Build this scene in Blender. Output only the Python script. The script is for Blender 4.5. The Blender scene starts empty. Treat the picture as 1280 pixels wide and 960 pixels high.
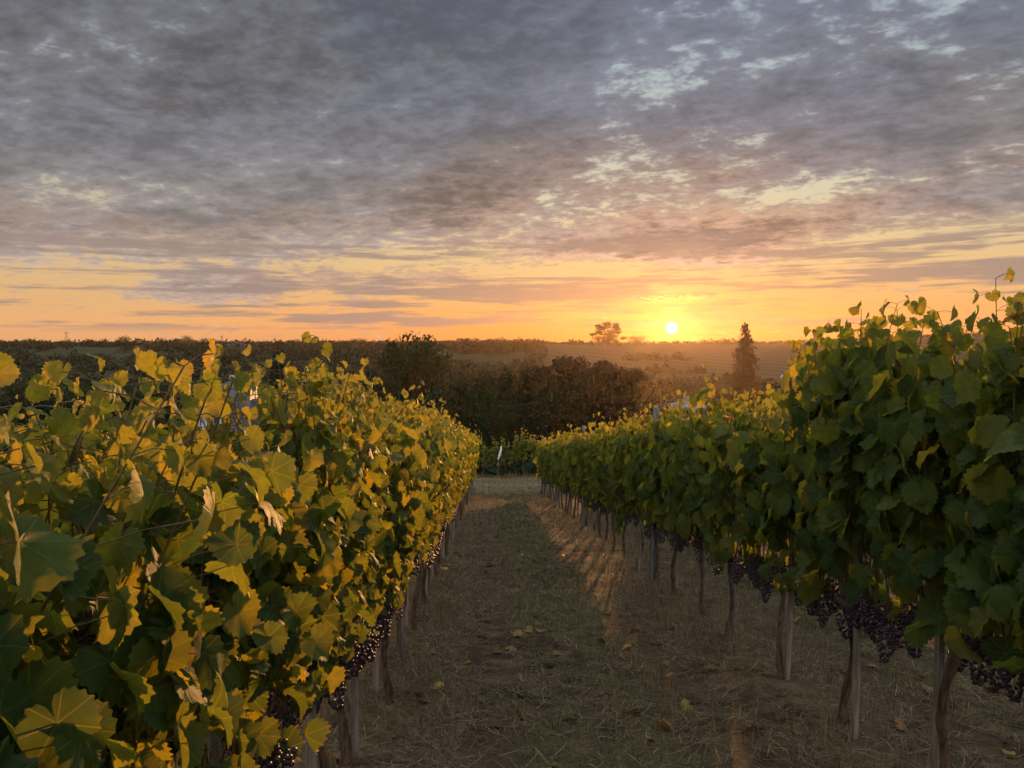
import bpy, math, random
import numpy as np
from mathutils import Vector
R = math.radians
scene = bpy.context.scene
# ------------------------------------------------------------------ camera
SLOPE = 0.144
cam_d = bpy.data.cameras.new("camera")
cam = bpy.data.objects.new("camera", cam_d)
scene.collection.objects.link(cam)
cam_d.sensor_width = 36.0
cam_d.lens = 962.0 / 1280.0 * 36.0
cam_d.clip_start = 0.02
cam_d.clip_end = 9000.0
CAM_Z = 1.52
PITCH, YAW = 3.05, 1.67            # degrees down, degrees right of the vine rows (+Y)
cam.location = (0, 0, CAM_Z)
cam.rotation_euler = (R(90 - PITCH), 0, R(-YAW))
scene.camera = cam
scene.render.engine = 'CYCLES'
scene.cycles.use_denoising = True
scene.cycles.max_bounces = 6
scene.cycles.use_adaptive_sampling = True
scene.cycles.adaptive_threshold = 0.03
scene.cycles.diffuse_bounces = 3
scene.cycles.glossy_bounces = 2
scene.cycles.transmission_bounces = 6
scene.cycles.transparent_max_bounces = 8
scene.cycles.volume_bounces = 0
scene.cycles.caustics_reflective = False
scene.cycles.caustics_refractive = False
scene.cycles.sample_clamp_indirect = 6.0
scene.view_settings.view_transform = 'Standard'
scene.view_settings.look = 'None'
scene.view_settings.gamma = 1.0
scene.view_settings.exposure = 0.25
HAZE = 0.000052
# ------------------------------------------------------------------ sun
SUN_AZ, SUN_EL = 13.35, 1.08
SD = Vector((math.sin(R(SUN_AZ)) * math.cos(R(SUN_EL)), math.cos(R(SUN_AZ)) * math.cos(R(SUN_EL)), math.sin(R(SUN_EL))))
sun_d = bpy.data.lights.new("sun", 'SUN')
sun_d.energy = 5.0
sun_d.angle = R(0.55)
sun_d.color = (1.0, 0.45, 0.14)
sun = bpy.data.objects.new("sun", sun_d)
scene.collection.objects.link(sun)
sun.rotation_euler = SD.to_track_quat('Z', 'Y').to_euler()
sun.location = (0, 0, 30)

# ------------------------------------------------------------------ node expression helper
class G:
    def __init__(self, nt): self.nt = nt
    def new(self, t): return self.nt.nodes.new(t)
    def val(self, v): return X(self, v)
class X:
    """a socket (or a constant) that can be used in arithmetic"""
    def __init__(self, g, s): self.g, self.s = g, s
    def m(self, op, *o, clamp=False):
        n = self.g.new('ShaderNodeMath'); n.operation = op; n.use_clamp = clamp
        for i, a in enumerate((self,) + o):
            a = a.s if isinstance(a, X) else a
            if isinstance(a, (int, float)): n.inputs[i].default_value = a
            else: self.g.nt.links.new(a, n.inputs[i])
        return X(self.g, n.outputs[0])
    def __add__(s, o): return s.m('ADD', o)
    __radd__ = __add__
    def __mul__(s, o): return s.m('MULTIPLY', o)
    __rmul__ = __mul__
    def __sub__(s, o): return s.m('SUBTRACT', o)
    def __rsub__(s, o): return X(s.g, o).m('SUBTRACT', s)
    def __truediv__(s, o): return s.m('DIVIDE', o)
    def __rtruediv__(s, o): return X(s.g, o).m("DIVIDE", s)
    def ss(s, a, b):                       # smoothstep a..b -> 0..1
        n = s.g.new('ShaderNodeMapRange'); n.interpolation_type = 'SMOOTHSTEP'
        s.g.nt.links.new(s.s, n.inputs['Value'])
        lo, hi, t0, t1 = (a, b, 0.0, 1.0) if a < b else (b, a, 1.0, 0.0)
        n.inputs['From Min'].default_value = lo; n.inputs['From Max'].default_value = hi
        n.inputs['To Min'].default_value = t0; n.inputs['To Max'].default_value = t1
        return X(s.g, n.outputs[0])
    def ramp(s, pts, interp='LINEAR'):     # pts: (pos, (r,g,b))
        n = s.g.new('ShaderNodeValToRGB'); n.color_ramp.interpolation = interp
        e = n.color_ramp.elements
        while len(e) < len(pts): e.new(0.5)
        for el, (p, c) in zip(e, pts):
            el.position = p; el.color = (c[0], c[1], c[2], 1)
        s.g.nt.links.new(s.s, n.inputs[0])
        return X(s.g, n.outputs[0])
def vec(g, x, y, z):
    n = g.new('ShaderNodeCombineXYZ')
    for i, a in enumerate((x, y, z)):
        a = a.s if isinstance(a, X) else a
        if isinstance(a, (int, float)): n.inputs[i].default_value = a
        else: g.nt.links.new(a, n.inputs[i])
    return X(g, n.outputs[0])
def sep(v):
    n = v.g.new('ShaderNodeSeparateXYZ'); v.g.nt.links.new(v.s, n.inputs[0])
    return [X(v.g, n.outputs[i]) for i in range(3)]
def noise(v, scale, detail=3, rough=0.5, dist=0.0, out=0, lac=2.0):
    n = v.g.new('ShaderNodeTexNoise'); v.g.nt.links.new(v.s, n.inputs['Vector'])
    n.inputs['Scale'].default_value = scale; n.inputs['Detail'].default_value = detail
    n.inputs['Roughness'].default_value = rough; n.inputs['Distortion'].default_value = dist
    n.inputs['Lacunarity'].default_value = lac
    return X(v.g, n.outputs[out])
def mix(f, a, b, mode='MIX'):
    g = f.g if isinstance(f, X) else (a.g if isinstance(a, X) else b.g)
    n = g.new('ShaderNodeMix'); n.data_type = 'RGBA'; n.blend_type = mode; n.clamp_result = False
    for sock, v in ((n.inputs[0], f), (n.inputs[6], a), (n.inputs[7], b)):
        if isinstance(v, X): g.nt.links.new(v.s, sock)
        elif isinstance(v, (int, float)): sock.default_value = v if sock.type == 'VALUE' else (v, v, v, 1)
        else: sock.default_value = (v[0], v[1], v[2], 1)
    return X(g, n.outputs[2])
def scale_c(c, f):                          # colour * float
    g = c.g
    n = g.new('ShaderNodeVectorMath'); n.operation = 'SCALE'
    g.nt.links.new(c.s, n.inputs[0])
    if isinstance(f, X): g.nt.links.new(f.s, n.inputs[3])
    else: n.inputs[3].default_value = f
    return X(g, n.outputs[0])
def const_c(g, c):
    n = g.new('ShaderNodeRGB'); n.outputs[0].default_value = (c[0], c[1], c[2], 1)
    return X(g, n.outputs[0])
def add_c(a, b):
    g = a.g
    n = g.new('ShaderNodeVectorMath'); n.operation = 'ADD'
    g.nt.links.new(a.s, n.inputs[0]); g.nt.links.new(b.s, n.inputs[1])
    return X(g, n.outputs[0])
# ------------------------------------------------------------------ sky
world = bpy.data.worlds.new("World"); scene.world = world
world.use_nodes = True
wt = world.node_tree; wt.nodes.clear()
g = G(wt)
tc = g.new('ShaderNodeTexCoord')
nv = g.new('ShaderNodeVectorMath'); nv.operation = 'NORMALIZE'
wt.links.new(tc.outputs['Generated'], nv.inputs[0])
D = X(g, nv.outputs[0])
dx, dy, dz = sep(D)
el = dz.m('ARCSINE') * (180 / math.pi)                       # elevation, degrees
az = dx.m('ARCTAN2', dy) * (180 / math.pi)                   # azimuth from +Y towards +X, degrees
# picture-like angles: u to the right of the sun, elevation up
u = az - SUN_AZ
elc = el.m('MAXIMUM', 0.0)
sd = ((u * u) + (el - SUN_EL) * (el - SUN_EL)).m('SQRT')      # angular distance from sun
sdw = ((u * u * 0.16) + (el - SUN_EL) * (el - SUN_EL)).m('SQRT')
# clear air
e01 = elc / 30.0
clear_near = e01.ramp([(0.0, (.95, .30, .06)), (.05, (.95, .37, .09)), (.11, (.90, .47, .17)), (.2, (.80, .57, .28)), (.36, (.66, .63, .45)), (.6, (.44, .52, .53)), (1.0, (.32, .40, .50))])
clear_far = e01.ramp([(0.0, (.84, .40, .17)), (.05, (.86, .45, .19)), (.11, (.78, .47, .21)), (.2, (.70, .51, .27)), (.36, (.52, .50, .40)), (.6, (.38, .43, .48)), (1.0, (.24, .29, .40))])
clear = mix(u.m('ABSOLUTE').ss(6, 42), clear_near, clear_far)
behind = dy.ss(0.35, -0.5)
clear = mix(behind, clear, e01.ramp([(0, (.30, .24, .27)), (.3, (.24, .24, .30)), (1, (.14, .18, .27))]))
nish = g.new('ShaderNodeTexSky'); nish.sky_type = 'NISHITA'; nish.sun_disc = False
nish.sun_elevation = R(SUN_EL); nish.sun_rotation = R(SUN_AZ); nish.dust_density = 2.0
clear = add_c(scale_c(clear, 0.96), scale_c(X(g, nish.outputs[0]), 0.004))
# cloud sheet seen in perspective
k = 1.0 / (dz.m('MAXIMUM', 0.0) + 0.19)
px, py = dx * k, dy * k
c1, s1 = math.cos(R(-24)), math.sin(R(-24))
qx = px * c1 + py * s1
qy = py * c1 - px * s1
P = vec(g, qx * 1.0, qy * 1.15, 3.7)
big = noise(P, 0.55, 2, .5, 0.3)
mid = noise(P, 2.1, 3, .6, 0.35)
fine = noise(P, 9.5, 3, .66, 0.2)
puffs = noise(P, 24.0, 3, .66, 0.4)
# holes open to the right of the sun azimuth and high up
right = u.ss(-16, 8)
cover = (0.235 + (1.0 - right) * 0.09) + (1.0 - el.ss(7, 13)) * right * 0.02 + el.ss(20, 26) * .05
gap = (el + u * -0.075 + (big - .5) * 10.0 - 0.2)              # yellow opening just over the horizon
low_open = gap.ss(7.4, 5.0)
dens = (mid - .5) * 1.15 + (fine - .5) * 1.35 + (big - .5) * 0.8 + (puffs - .5) * .75 + cover - low_open * 0.60
def bank(u0, e0, ru, re, amp, tilt=0.0):            # a thinner (amp<0) or thicker (amp>0) patch of the cloud sheet
    a_ = (u - u0) * (1.0 / ru); b_ = (el - e0 - (u - u0) * tilt) * (1.0 / re)
    return ((a_ * a_ + b_ * b_) * -1.0).m('EXPONENT') * amp
for q in ((-.5, 17.6, 3.6, 1.3, -.30, .05), (4.6, 13.4, 2.6, 1.3, -.30, .1), (9, 10.0, 7, .8, -.40, .07), (6, 20.5, 3.5, 1.6, .22, 0), (12, 17, 5, 1.6, .14, 0), (15, 22, 2, 1.2, -.2, 0), (20, 15.5, 2, 1.4, -.2, 0), (-4, 13.3, 2.6, 1.6, -.22, 0), (-24.6, 13.0, 1.8, .9, -.26, 0), (-10, 5.6, 12, .9, -.25, 0), (-29, 5.6, 9, .8, -.3, 0), (2, 7.3, 14, .9, .34, .06), (20, 13.5, 9, 1.6, .22, .05), (-12, 20, 9, 4, .12, 0), (23, 8.6, 9, 1.2, .3, .05), (21, 5.3, 8, .7, -.2, 0)):
    dens = dens + bank(*q)
a_sheet = dens.ss(-0.20, 0.18)
thick = dens.ss(0.02, 0.75)
cl = e01.ramp([(0, (.50, .25, .13)), (.09, (.42, .25, .16)), (.2, (.31, .23, .185)), (.34, (.200, .172, .160)), (.55, (.134, .140, .160)), (1.0, (.090, .108, .148))])
cl_far = e01.ramp([(0, (.42, .26, .19)), (.09, (.36, .26, .20)), (.2, (.28, .23, .20)), (.34, (.190, .176, .168)), (.55, (.128, .138, .158)), (1.0, (.092, .110, .150))])
cl = mix(u.m('ABSOLUTE').ss(4, 34), cl, cl_far)
rel = noise(P, 1.3, 3, .55)
tint = mix(rel.ss(.4, .62), (.97, .99, 1.04), (1.07, .99, .93))
shade = 1.56 - thick * 0.50 - (fine - .5) * 0.30 - (rel - .5) * .75 - (puffs - .5) * .14 - (mid - .5) * .75 - (big - .5) * .6
cl = mix(1.0, scale_c(cl, shade), tint, 'MULTIPLY')
# pink-orange underlighting on thin puffs near the sun
lit = (1.0 - thick) * sdw.ss(14, 2.0) * dens.ss(0.0, .16) * mid.ss(.38, .62)
cl = add_c(cl, scale_c(const_c(g, (.50, .26, .12)), lit * 1.0))
cl = mix(behind * .6, cl, (.13, .13, .165))
sky = mix(a_sheet * (1.0 - el.m('LESS_THAN', 0.0)), clear, cl)
# long low streaks over the horizon
S = vec(g, az * 0.045 + el * -0.02, el * 1.0 + az * -0.010, 1.3)
st1 = noise(S, .95, 4, .58, .12)
st2 = noise(vec(g, az * 0.14, el * 1.5 + az * -.02, 7.7), 1.4, 3, .62, .2)
band = el.ss(.5, 1.5) * el.ss(9.0, 6.5)
st = ((st1 - .5) * 1.8 + (st2 - .5) * .9 - .01 + u.ss(-4, 20) * .06 + el.ss(1.5, 3.5) * .03).ss(-.03, .20) * band
stc = e01.ramp([(0, (.62, .28, .12)), (.1, (.47, .28, .17)), (.2, (.38, .27, .20)), (.3, (.30, .24, .2))])
stc = mix(u.m('ABSOLUTE').ss(3, 22), stc, (.33, .25, .215))
sky = mix(st * .86, sky, stc)
# brightness round the sun seen through thin cloud
sky = mix(1.0, sky, mix(behind.m('MAXIMUM', el.ss(27, 55)), (1, 1, 1), (8.0, 7.3, 5.7)), 'MULTIPLY')      # unseen sky behind and overhead, brightened as added fill for shaded leaves and ground
glow = (sd * -0.85).m('EXPONENT')
glow2 = ((sdw * -0.42).m('EXPONENT'))
veil = noise(vec(g, az * .35, el * 2.4, 0.0), 1.2, 2, .55).ss(.3, .7)
sky = add_c(sky, scale_c(const_c(g, (.8, .22, .02)), glow2 * (.10 + veil * .20)))
sky = add_c(sky, scale_c(const_c(g, (1.3, .95, .14)), glow * (.55 + veil * .6)))
streak = ((((u + 0.3) * .38).m('POWER', 2.0) + ((el - 3.25 - u * .02) * 3.6).m('POWER', 2.0)) * -1.0).m('EXPONENT') + ((((u - 0.2) * .5).m('POWER', 2.0) + ((el - 1.35) * 5.0).m('POWER', 2.0)) * -1.0).m('EXPONENT') * .8
sky = add_c(sky, scale_c(const_c(g, (1.0, .40, .03)), streak * noise(vec(g, az * 1.3, el * 6.0, 2.0), 1.5, 3, .6).ss(.36, .62) * 1.5))
disc = sd.ss(.48, .22)
sky = add_c(sky, scale_c(const_c(g, (6.0, 5.4, 3.6)), disc))
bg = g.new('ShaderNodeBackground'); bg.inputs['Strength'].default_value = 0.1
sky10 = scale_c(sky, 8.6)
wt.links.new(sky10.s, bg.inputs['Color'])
wo = g.new('ShaderNodeOutputWorld'); wt.links.new(bg.outputs[0], wo.inputs['Surface'])
world.cycles.sampling_method = 'MANUAL'; world.cycles.sample_map_resolution = 512
# ------------------------------------------------------------------ mesh helpers
rng = np.random.default_rng(11)
random.seed(5)
C = scene.collection
def tag(o, label=None, cat=None, group=None, kind=None):
    if label: o['label'] = label
    if cat: o['category'] = cat
    if group: o['group'] = group
    if kind: o['kind'] = kind
    return o
class MB:
    """collects vertices and faces; build() links them as one mesh object"""
    def __init__(self): self.v, self.f3, self.f4, self.n, self.a = [], [], [], 0, []
    def add(self, v, f3=None, f4=None, a=None):
        v = np.asarray(v, float).reshape(-1, 3)
        if f3 is not None and len(f3): self.f3.append(np.asarray(f3, int).reshape(-1, 3) + self.n)
        if f4 is not None and len(f4): self.f4.append(np.asarray(f4, int).reshape(-1, 4) + self.n)
        self.v.append(v); self.n += len(v)
        self.a.append(np.zeros((len(v), 3)) + .5 if a is None else np.asarray(a, float).reshape(-1, 3))
        return self
    def mesh(self, name, mat, smooth=True):
        me = bpy.data.meshes.new(name)
        V = np.concatenate(self.v) if self.v else np.zeros((0, 3))
        A = np.concatenate(self.a) if self.a else np.zeros((0, 3))
        f3 = np.concatenate(self.f3) if self.f3 else np.zeros((0, 3), int)
        f4 = np.concatenate(self.f4) if self.f4 else np.zeros((0, 4), int)
        me.vertices.add(len(V)); me.vertices.foreach_set('co', V.ravel())
        me.loops.add(f3.size + f4.size)
        me.loops.foreach_set('vertex_index', np.concatenate([f3.ravel(), f4.ravel()]).astype(np.int32))
        me.polygons.add(len(f3) + len(f4))
        st = np.concatenate([np.arange(len(f3)) * 3, f3.size + np.arange(len(f4)) * 4]).astype(np.int32)
        me.polygons.foreach_set('loop_start', st)
        me.update(calc_edges=True)
        at = me.attributes.new('lf', 'FLOAT_VECTOR', 'POINT'); at.data.foreach_set('vector', A.ravel())
        me.polygons.foreach_set('use_smooth', np.full(len(me.polygons), smooth))
        me.materials.append(mat)
        return me
    def build(self, name, mat, parent=None, smooth=True, loc=None):
        o = bpy.data.objects.new(name, self.mesh(name, mat, smooth)); C.objects.link(o)
        if parent is not None: o.parent = parent
        if loc is not None: o.location = loc
        return o
def empty(name, loc, rz=0.0):
    o = bpy.data.objects.new(name, None); C.objects.link(o); o.location = loc; o.rotation_euler = (0, 0, rz)
    o.empty_display_size = .2
    return o
def copy_tree(root, loc, rz=0.0, sc=(1, 1, 1)):
    r = root.copy(); C.objects.link(r); r.location = loc; r.rotation_euler = (0, 0, rz); r.scale = sc
    for ch in list(root.children):
        c = ch.copy(); C.objects.link(c); c.parent = r
        for gch in list(ch.children):
            d = gch.copy(); C.objects.link(d); d.parent = c
    return r
def tube(mb, pts, rad, sides=6, a=None, cap=True):
    pts = np.asarray(pts, float); n = len(pts)
    rad = np.zeros(n) + rad if np.isscalar(rad) else np.asarray(rad, float)
    t = np.gradient(pts, axis=0); t /= np.linalg.norm(t, axis=1)[:, None] + 1e-9
    ref = np.array([0, 0, 1.0]) if abs(t[:, 2]).mean() < .75 else np.array([1.0, 0, 0])
    u_ = np.cross(t, ref); u_ /= np.linalg.norm(u_, axis=1)[:, None] + 1e-9
    w_ = np.cross(t, u_)
    ang = np.arange(sides) * 2 * math.pi / sides
    ring = pts[:, None, :] + rad[:, None, None] * (np.cos(ang)[None, :, None] * u_[:, None, :] + np.sin(ang)[None, :, None] * w_[:, None, :])
    V = ring.reshape(-1, 3)
    i = np.arange(n - 1)[:, None] * sides; j = np.arange(sides)[None, :]; j2 = (j + 1) % sides
    F = np.stack([i + j, i + j2, i + sides + j2, i + sides + j], -1).reshape(-1, 4)
    f3 = []
    if cap:
        V = np.concatenate([V, pts[:1], pts[-1:]])
        c0, c1 = n * sides, n * sides + 1
        for q in range(sides):
            f3.append((c0, (q + 1) % sides, q)); f3.append((c1, (n - 1) * sides + q, (n - 1) * sides + (q + 1) % sides))
    mb.add(V, f3, F, None if a is None else np.tile(np.asarray(a, float), (len(V), 1)))
def box(mb, c, s, rz=0.0, a=None):
    c = np.asarray(c, float); s = np.asarray(s, float) / 2
    q = np.array([(x, y, z) for z in (-1, 1) for y in (-1, 1) for x in (-1, 1)], float) * s
    co, si = math.cos(rz), math.sin(rz)
    q = np.stack([q[:, 0] * co - q[:, 1] * si, q[:, 0] * si + q[:, 1] * co, q[:, 2]], 1) + c
    mb.add(q, None, [(0, 2, 3, 1), (4, 5, 7, 6), (0, 1, 5, 4), (2, 6, 7, 3), (0, 4, 6, 2), (1, 3, 7, 5)], None if a is None else np.tile(np.asarray(a, float), (8, 1)))
def extr(mb, prof, z0, z1):
    """closed profile (x,y) extruded in z, with a lid"""
    prof = np.asarray(prof, float); n = len(prof)
    V = np.concatenate([np.c_[prof, np.full(n, z0)], np.c_[prof, np.full(n, z1)]])
    F = [(i, (i + 1) % n, n + (i + 1) % n, n + i) for i in range(n)]
    mb.add(V, None, F)
# ------------------------------------------------------------------ value noise for terrain (numpy)
_NT = rng.random((256, 256))
def vn(x, y):
    x = np.asarray(x, float); y = np.asarray(y, float)
    xi = np.floor(x).astype(int); yi = np.floor(y).astype(int); fx = x - xi; fy = y - yi
    fx = fx * fx * (3 - 2 * fx); fy = fy * fy * (3 - 2 * fy)
    a = _NT[xi % 256, yi % 256]; b = _NT[(xi + 1) % 256, yi % 256]; c = _NT[xi % 256, (yi + 1) % 256]; d = _NT[(xi + 1) % 256, (yi + 1) % 256]
    return (a * (1 - fx) + b * fx) * (1 - fy) + (c * (1 - fx) + d * fx) * fy - .5
def fbm(x, y, o=4):
    s = 0; a = 1.0
    for i in range(o): s = s + a * vn(x * 2 ** i + 17 * i, y * 2 ** i + 5 * i); a *= .5
    return s
ROWX_L, ROWX_R = -0.65, 1.89
def base_h(x, y):
    x = np.asarray(x, float); y = np.asarray(y, float)
    ys = [-3000, -60, 0, 27.5, 29.5, 36.5, 39, 48, 75, 120, 165, 240, 330, 430, 540, 640, 760, 900, 6000]
    zs = [60, 8.6, 0, -3.96, -4.2, -4.95, -5.35, -7.4, -13.5, -21.0, -23.5, -24, -21.5, -15.5, -8.5, -2.6, 1.1, 1.2, -6]
    h = np.interp(y, ys, zs)
    far = np.clip((y - 60) / 300, 0, 1)
    h = h + far * 2.2 * fbm(x / 120 + 3, y / 120, 3)
    # the plateau climbs a little to the right and the left
    az_ = np.degrees(np.arctan2(x, np.maximum(y, 1)))
    h = h + np.clip((y - 450) / 300, 0, 1) * np.clip(az_ - 21, 0, 30) * .75
    return h
def ground_h(x, y):
    h = base_h(x, y)
    near = np.exp(-np.maximum(np.asarray(y, float) - 34, 0) / 12.0)
    ax = np.abs((np.asarray(x, float) - (ROWX_L + ROWX_R) / 2 + 1.27) % 2.54 - 1.27)     # distance from an aisle's middle
    rid = np.clip((ax - .55) / .6, 0, 1)
    h = h + near * (rid * (.035 + .07 * fbm(np.asarray(x) * 2.3, np.asarray(y) * 2.0 + 9, 3)) + .03 * fbm(np.asarray(x) * 1.1, np.asarray(y) * .9, 3) + .014 * fbm(np.asarray(x) * 7, np.asarray(y) * 6, 2))
    return h
def gz(x, y): return float(ground_h(x, y))
# ------------------------------------------------------------------ materials
def mat_new(name):
    m = bpy.data.materials.new(name); m.use_nodes = True; m.node_tree.nodes.clear()
    gg = G(m.node_tree)
    return m, gg
def out_surf(gg, sh):
    o = gg.new('ShaderNodeOutputMaterial'); gg.nt.links.new(sh, o.inputs['Surface'])
def principled(gg, col, rough=.8, spec=.3, bump=None, bstr=.3, bdist=.01, metal=0.0):
    p = gg.new('ShaderNodeBsdfPrincipled')
    if isinstance(col, X): gg.nt.links.new(col.s, p.inputs['Base Color'])
    else: p.inputs['Base Color'].default_value = (*col, 1)
    if isinstance(rough, X): gg.nt.links.new(rough.s, p.inputs['Roughness'])
    else: p.inputs['Roughness'].default_value = rough
    p.inputs['Specular IOR Level'].default_value = spec
    p.inputs['Metallic'].default_value = metal
    if bump is not None:
        b = gg.new('ShaderNodeBump'); b.inputs['Strength'].default_value = bstr; b.inputs['Distance'].default_value = bdist
        gg.nt.links.new(bump.s, b.inputs['Height']); gg.nt.links.new(b.outputs[0], p.inputs['Normal'])
    return p
def attr(gg, name='lf'):
    n = gg.new('ShaderNodeAttribute'); n.attribute_name = name
    return X(gg, n.outputs['Vector'])
def objco(gg):
    n = gg.new('ShaderNodeTexCoord'); return X(gg, n.outputs['Object'])
def geo(gg, o='Position'):
    n = gg.new('ShaderNodeNewGeometry'); return X(gg, n.outputs[o])
def rand_obj(gg):
    n = gg.new('ShaderNodeObjectInfo'); return X(gg, n.outputs['Random'])

def leaf_material(name, veins=True, stops=None, trans=.50, tgain=3.0, shift=0.0):
    m, gg = mat_new(name)
    lf = attr(gg); lx, ly, rnd = sep(lf)
    stops = stops or [(0, (.018, .045, .013)), (.3, (.036, .076, .016)), (.6, (.070, .112, .020)), (.84, (.115, .140, .024)), (.955, (.165, .155, .024)), (.985, (.19, .10, .02)), (1.0, (.16, .045, .02))]
    col = (rnd + shift).ramp(stops)
    bf = geo(gg, 'Backfacing')
    bump = None
    if veins:
        r = (lx * lx + ly * ly).m('SQRT')
        a = lx.m('ARCTAN2', ly).m('ABSOLUTE') * (180 / math.pi)
        pp = (a / 50.0).m('PINGPONG', 0.5)
        vd = pp * r * .87
        vm = vd.ss(.026, .006)
        chev = ((r - pp * 1.1) * 7.5).m('FRACT')
        sv = (chev - .5).m('ABSOLUTE').ss(.42, .5) * .6
        vein = vm.m('MAXIMUM', sv)
        blot = noise(lf, 2.6, 4, .6)
        col = mix(1.0, col, (blot - .5) * .9 + 1.0, 'MULTIPLY')
        edge = (r.ss(.72, 1.1) * blot.ss(.47, .6)) * .45
        col = mix(edge, col, (.17, .13, .03))
        spots = noise(lf, 7.0, 2, .5).ss(.70, .76) * rnd.ss(.45, .9)
        col = mix(spots * .8, col, (.10, .045, .018))
        col = mix(vein * .30, col, (.16, .20, .06))
        bump = (vein * -1.0) + noise(lf, 9.0, 3, .6) * .8
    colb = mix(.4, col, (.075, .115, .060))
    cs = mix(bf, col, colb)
    p = principled(gg, cs, .55, .22, bump, .45, .004)
    tr = gg.new('ShaderNodeBsdfTranslucent')
    tcol = mix(1.0, scale_c(col, tgain), (1.62, .95, .36), 'MULTIPLY')
    gg.nt.links.new(tcol.s, tr.inputs['Color'])
    mx = gg.new('ShaderNodeMixShader'); mx.inputs[0].default_value = trans
    gg.nt.links.new(p.outputs[0], mx.inputs[1]); gg.nt.links.new(tr.outputs[0], mx.inputs[2])
    out_surf(gg, mx.outputs[0])
    return m
M = {}
M['leaf'] = leaf_material('vine_leaf')
M['leaf_far'] = leaf_material('vine_leaf_simple', veins=False)
def simple(name, c1, c2, sc=8.0, rough=.85, spec=.2, bstr=.4, bdist=.01, coord=objco, stretch=None, metal=0.0, detail=5, rnd=0.0):
    m, gg = mat_new(name)
    v = coord(gg)
    if stretch:
        a, b, c = sep(v); v = vec(gg, a * stretch[0], b * stretch[1], c * stretch[2])
    n = noise(v, sc, detail, .6)
    f = n.ss(.33, .67)
    if rnd: f = f * (1 - rnd) + rand_obj(gg) * rnd
    col = mix(f, c1, c2)
    p = principled(gg, col, rough, spec, n, bstr, bdist, metal)
    out_surf(gg, p.outputs[0]); return m
M['bark'] = simple('vine_bark', (.045, .030, .018), (.135, .095, .06), 45, .95, .1, .9, .012, stretch=(1, 1, .22))
M['shoot'] = simple('vine_shoot', (.085, .040, .018), (.12, .085, .032), 60, .55, .3, .2, .002)
M['stake'] = simple('weathered_wood', (.12, .10, .075), (.27, .235, .19), 40, .9, .1, .5, .004, stretch=(1, 1, .08))
M['steel'] = simple('galvanised_steel', (.16, .17, .185), (.27, .285, .31), 14, .62, .3, .08, .003, stretch=(1, 1, .3), metal=.35)
M['wire'] = simple('galvanised_wire', (.25, .24, .23), (.42, .40, .38), 30, .45, .5, .05, .001, metal=.8)
def grape_material():
    m, gg = mat_new('dark_grape_skin')
    a, b, r = sep(attr(gg))
    col = r.ramp([(0, (.010, .007, .018)), (.6, (.022, .009, .024)), (.85, (.045, .014, .025)), (1, (.08, .03, .025))])
    bloom = noise(objco(gg), 90, 3, .6).ss(.42, .66)
    col = mix(bloom * .18, col, (.06, .06, .09))
    p = principled(gg, col, .42, .45)
    out_surf(gg, p.outputs[0]); return m
M['grape'] = grape_material()
# foliage of trees: own colours vary leaf by leaf and tree by tree
def tree_leaf(name, c, tr=.3, far=False):
    m, gg = mat_new(name)
    a, b, r = sep(attr(gg))
    f = r * .75 + rand_obj(gg) * .25
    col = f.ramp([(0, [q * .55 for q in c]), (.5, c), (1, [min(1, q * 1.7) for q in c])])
    p = principled(gg, col, .7, .15)
    t = gg.new('ShaderNodeBsdfTranslucent'); gg.nt.links.new(scale_c(col, 1.6).s, t.inputs['Color'])
    mx = gg.new('ShaderNodeMixShader'); mx.inputs[0].default_value = tr
    gg.nt.links.new(p.outputs[0], mx.inputs[1]); gg.nt.links.new(t.outputs[0], mx.inputs[2])
    out_surf(gg, mx.outputs[0]); return m
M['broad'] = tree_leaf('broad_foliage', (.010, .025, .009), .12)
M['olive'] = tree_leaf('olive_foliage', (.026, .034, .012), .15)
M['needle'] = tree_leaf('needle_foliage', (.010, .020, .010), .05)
M['autumn'] = tree_leaf('autumn_foliage', (.11, .085, .025), .4)
M['wood_far'] = tree_leaf('far_wood_foliage', (.030, .034, .016), .12)
M['treebark'] = simple('tree_bark', (.035, .027, .02), (.09, .07, .05), 3, .95, .1, .5, .05, stretch=(1, 1, .2))
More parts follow.
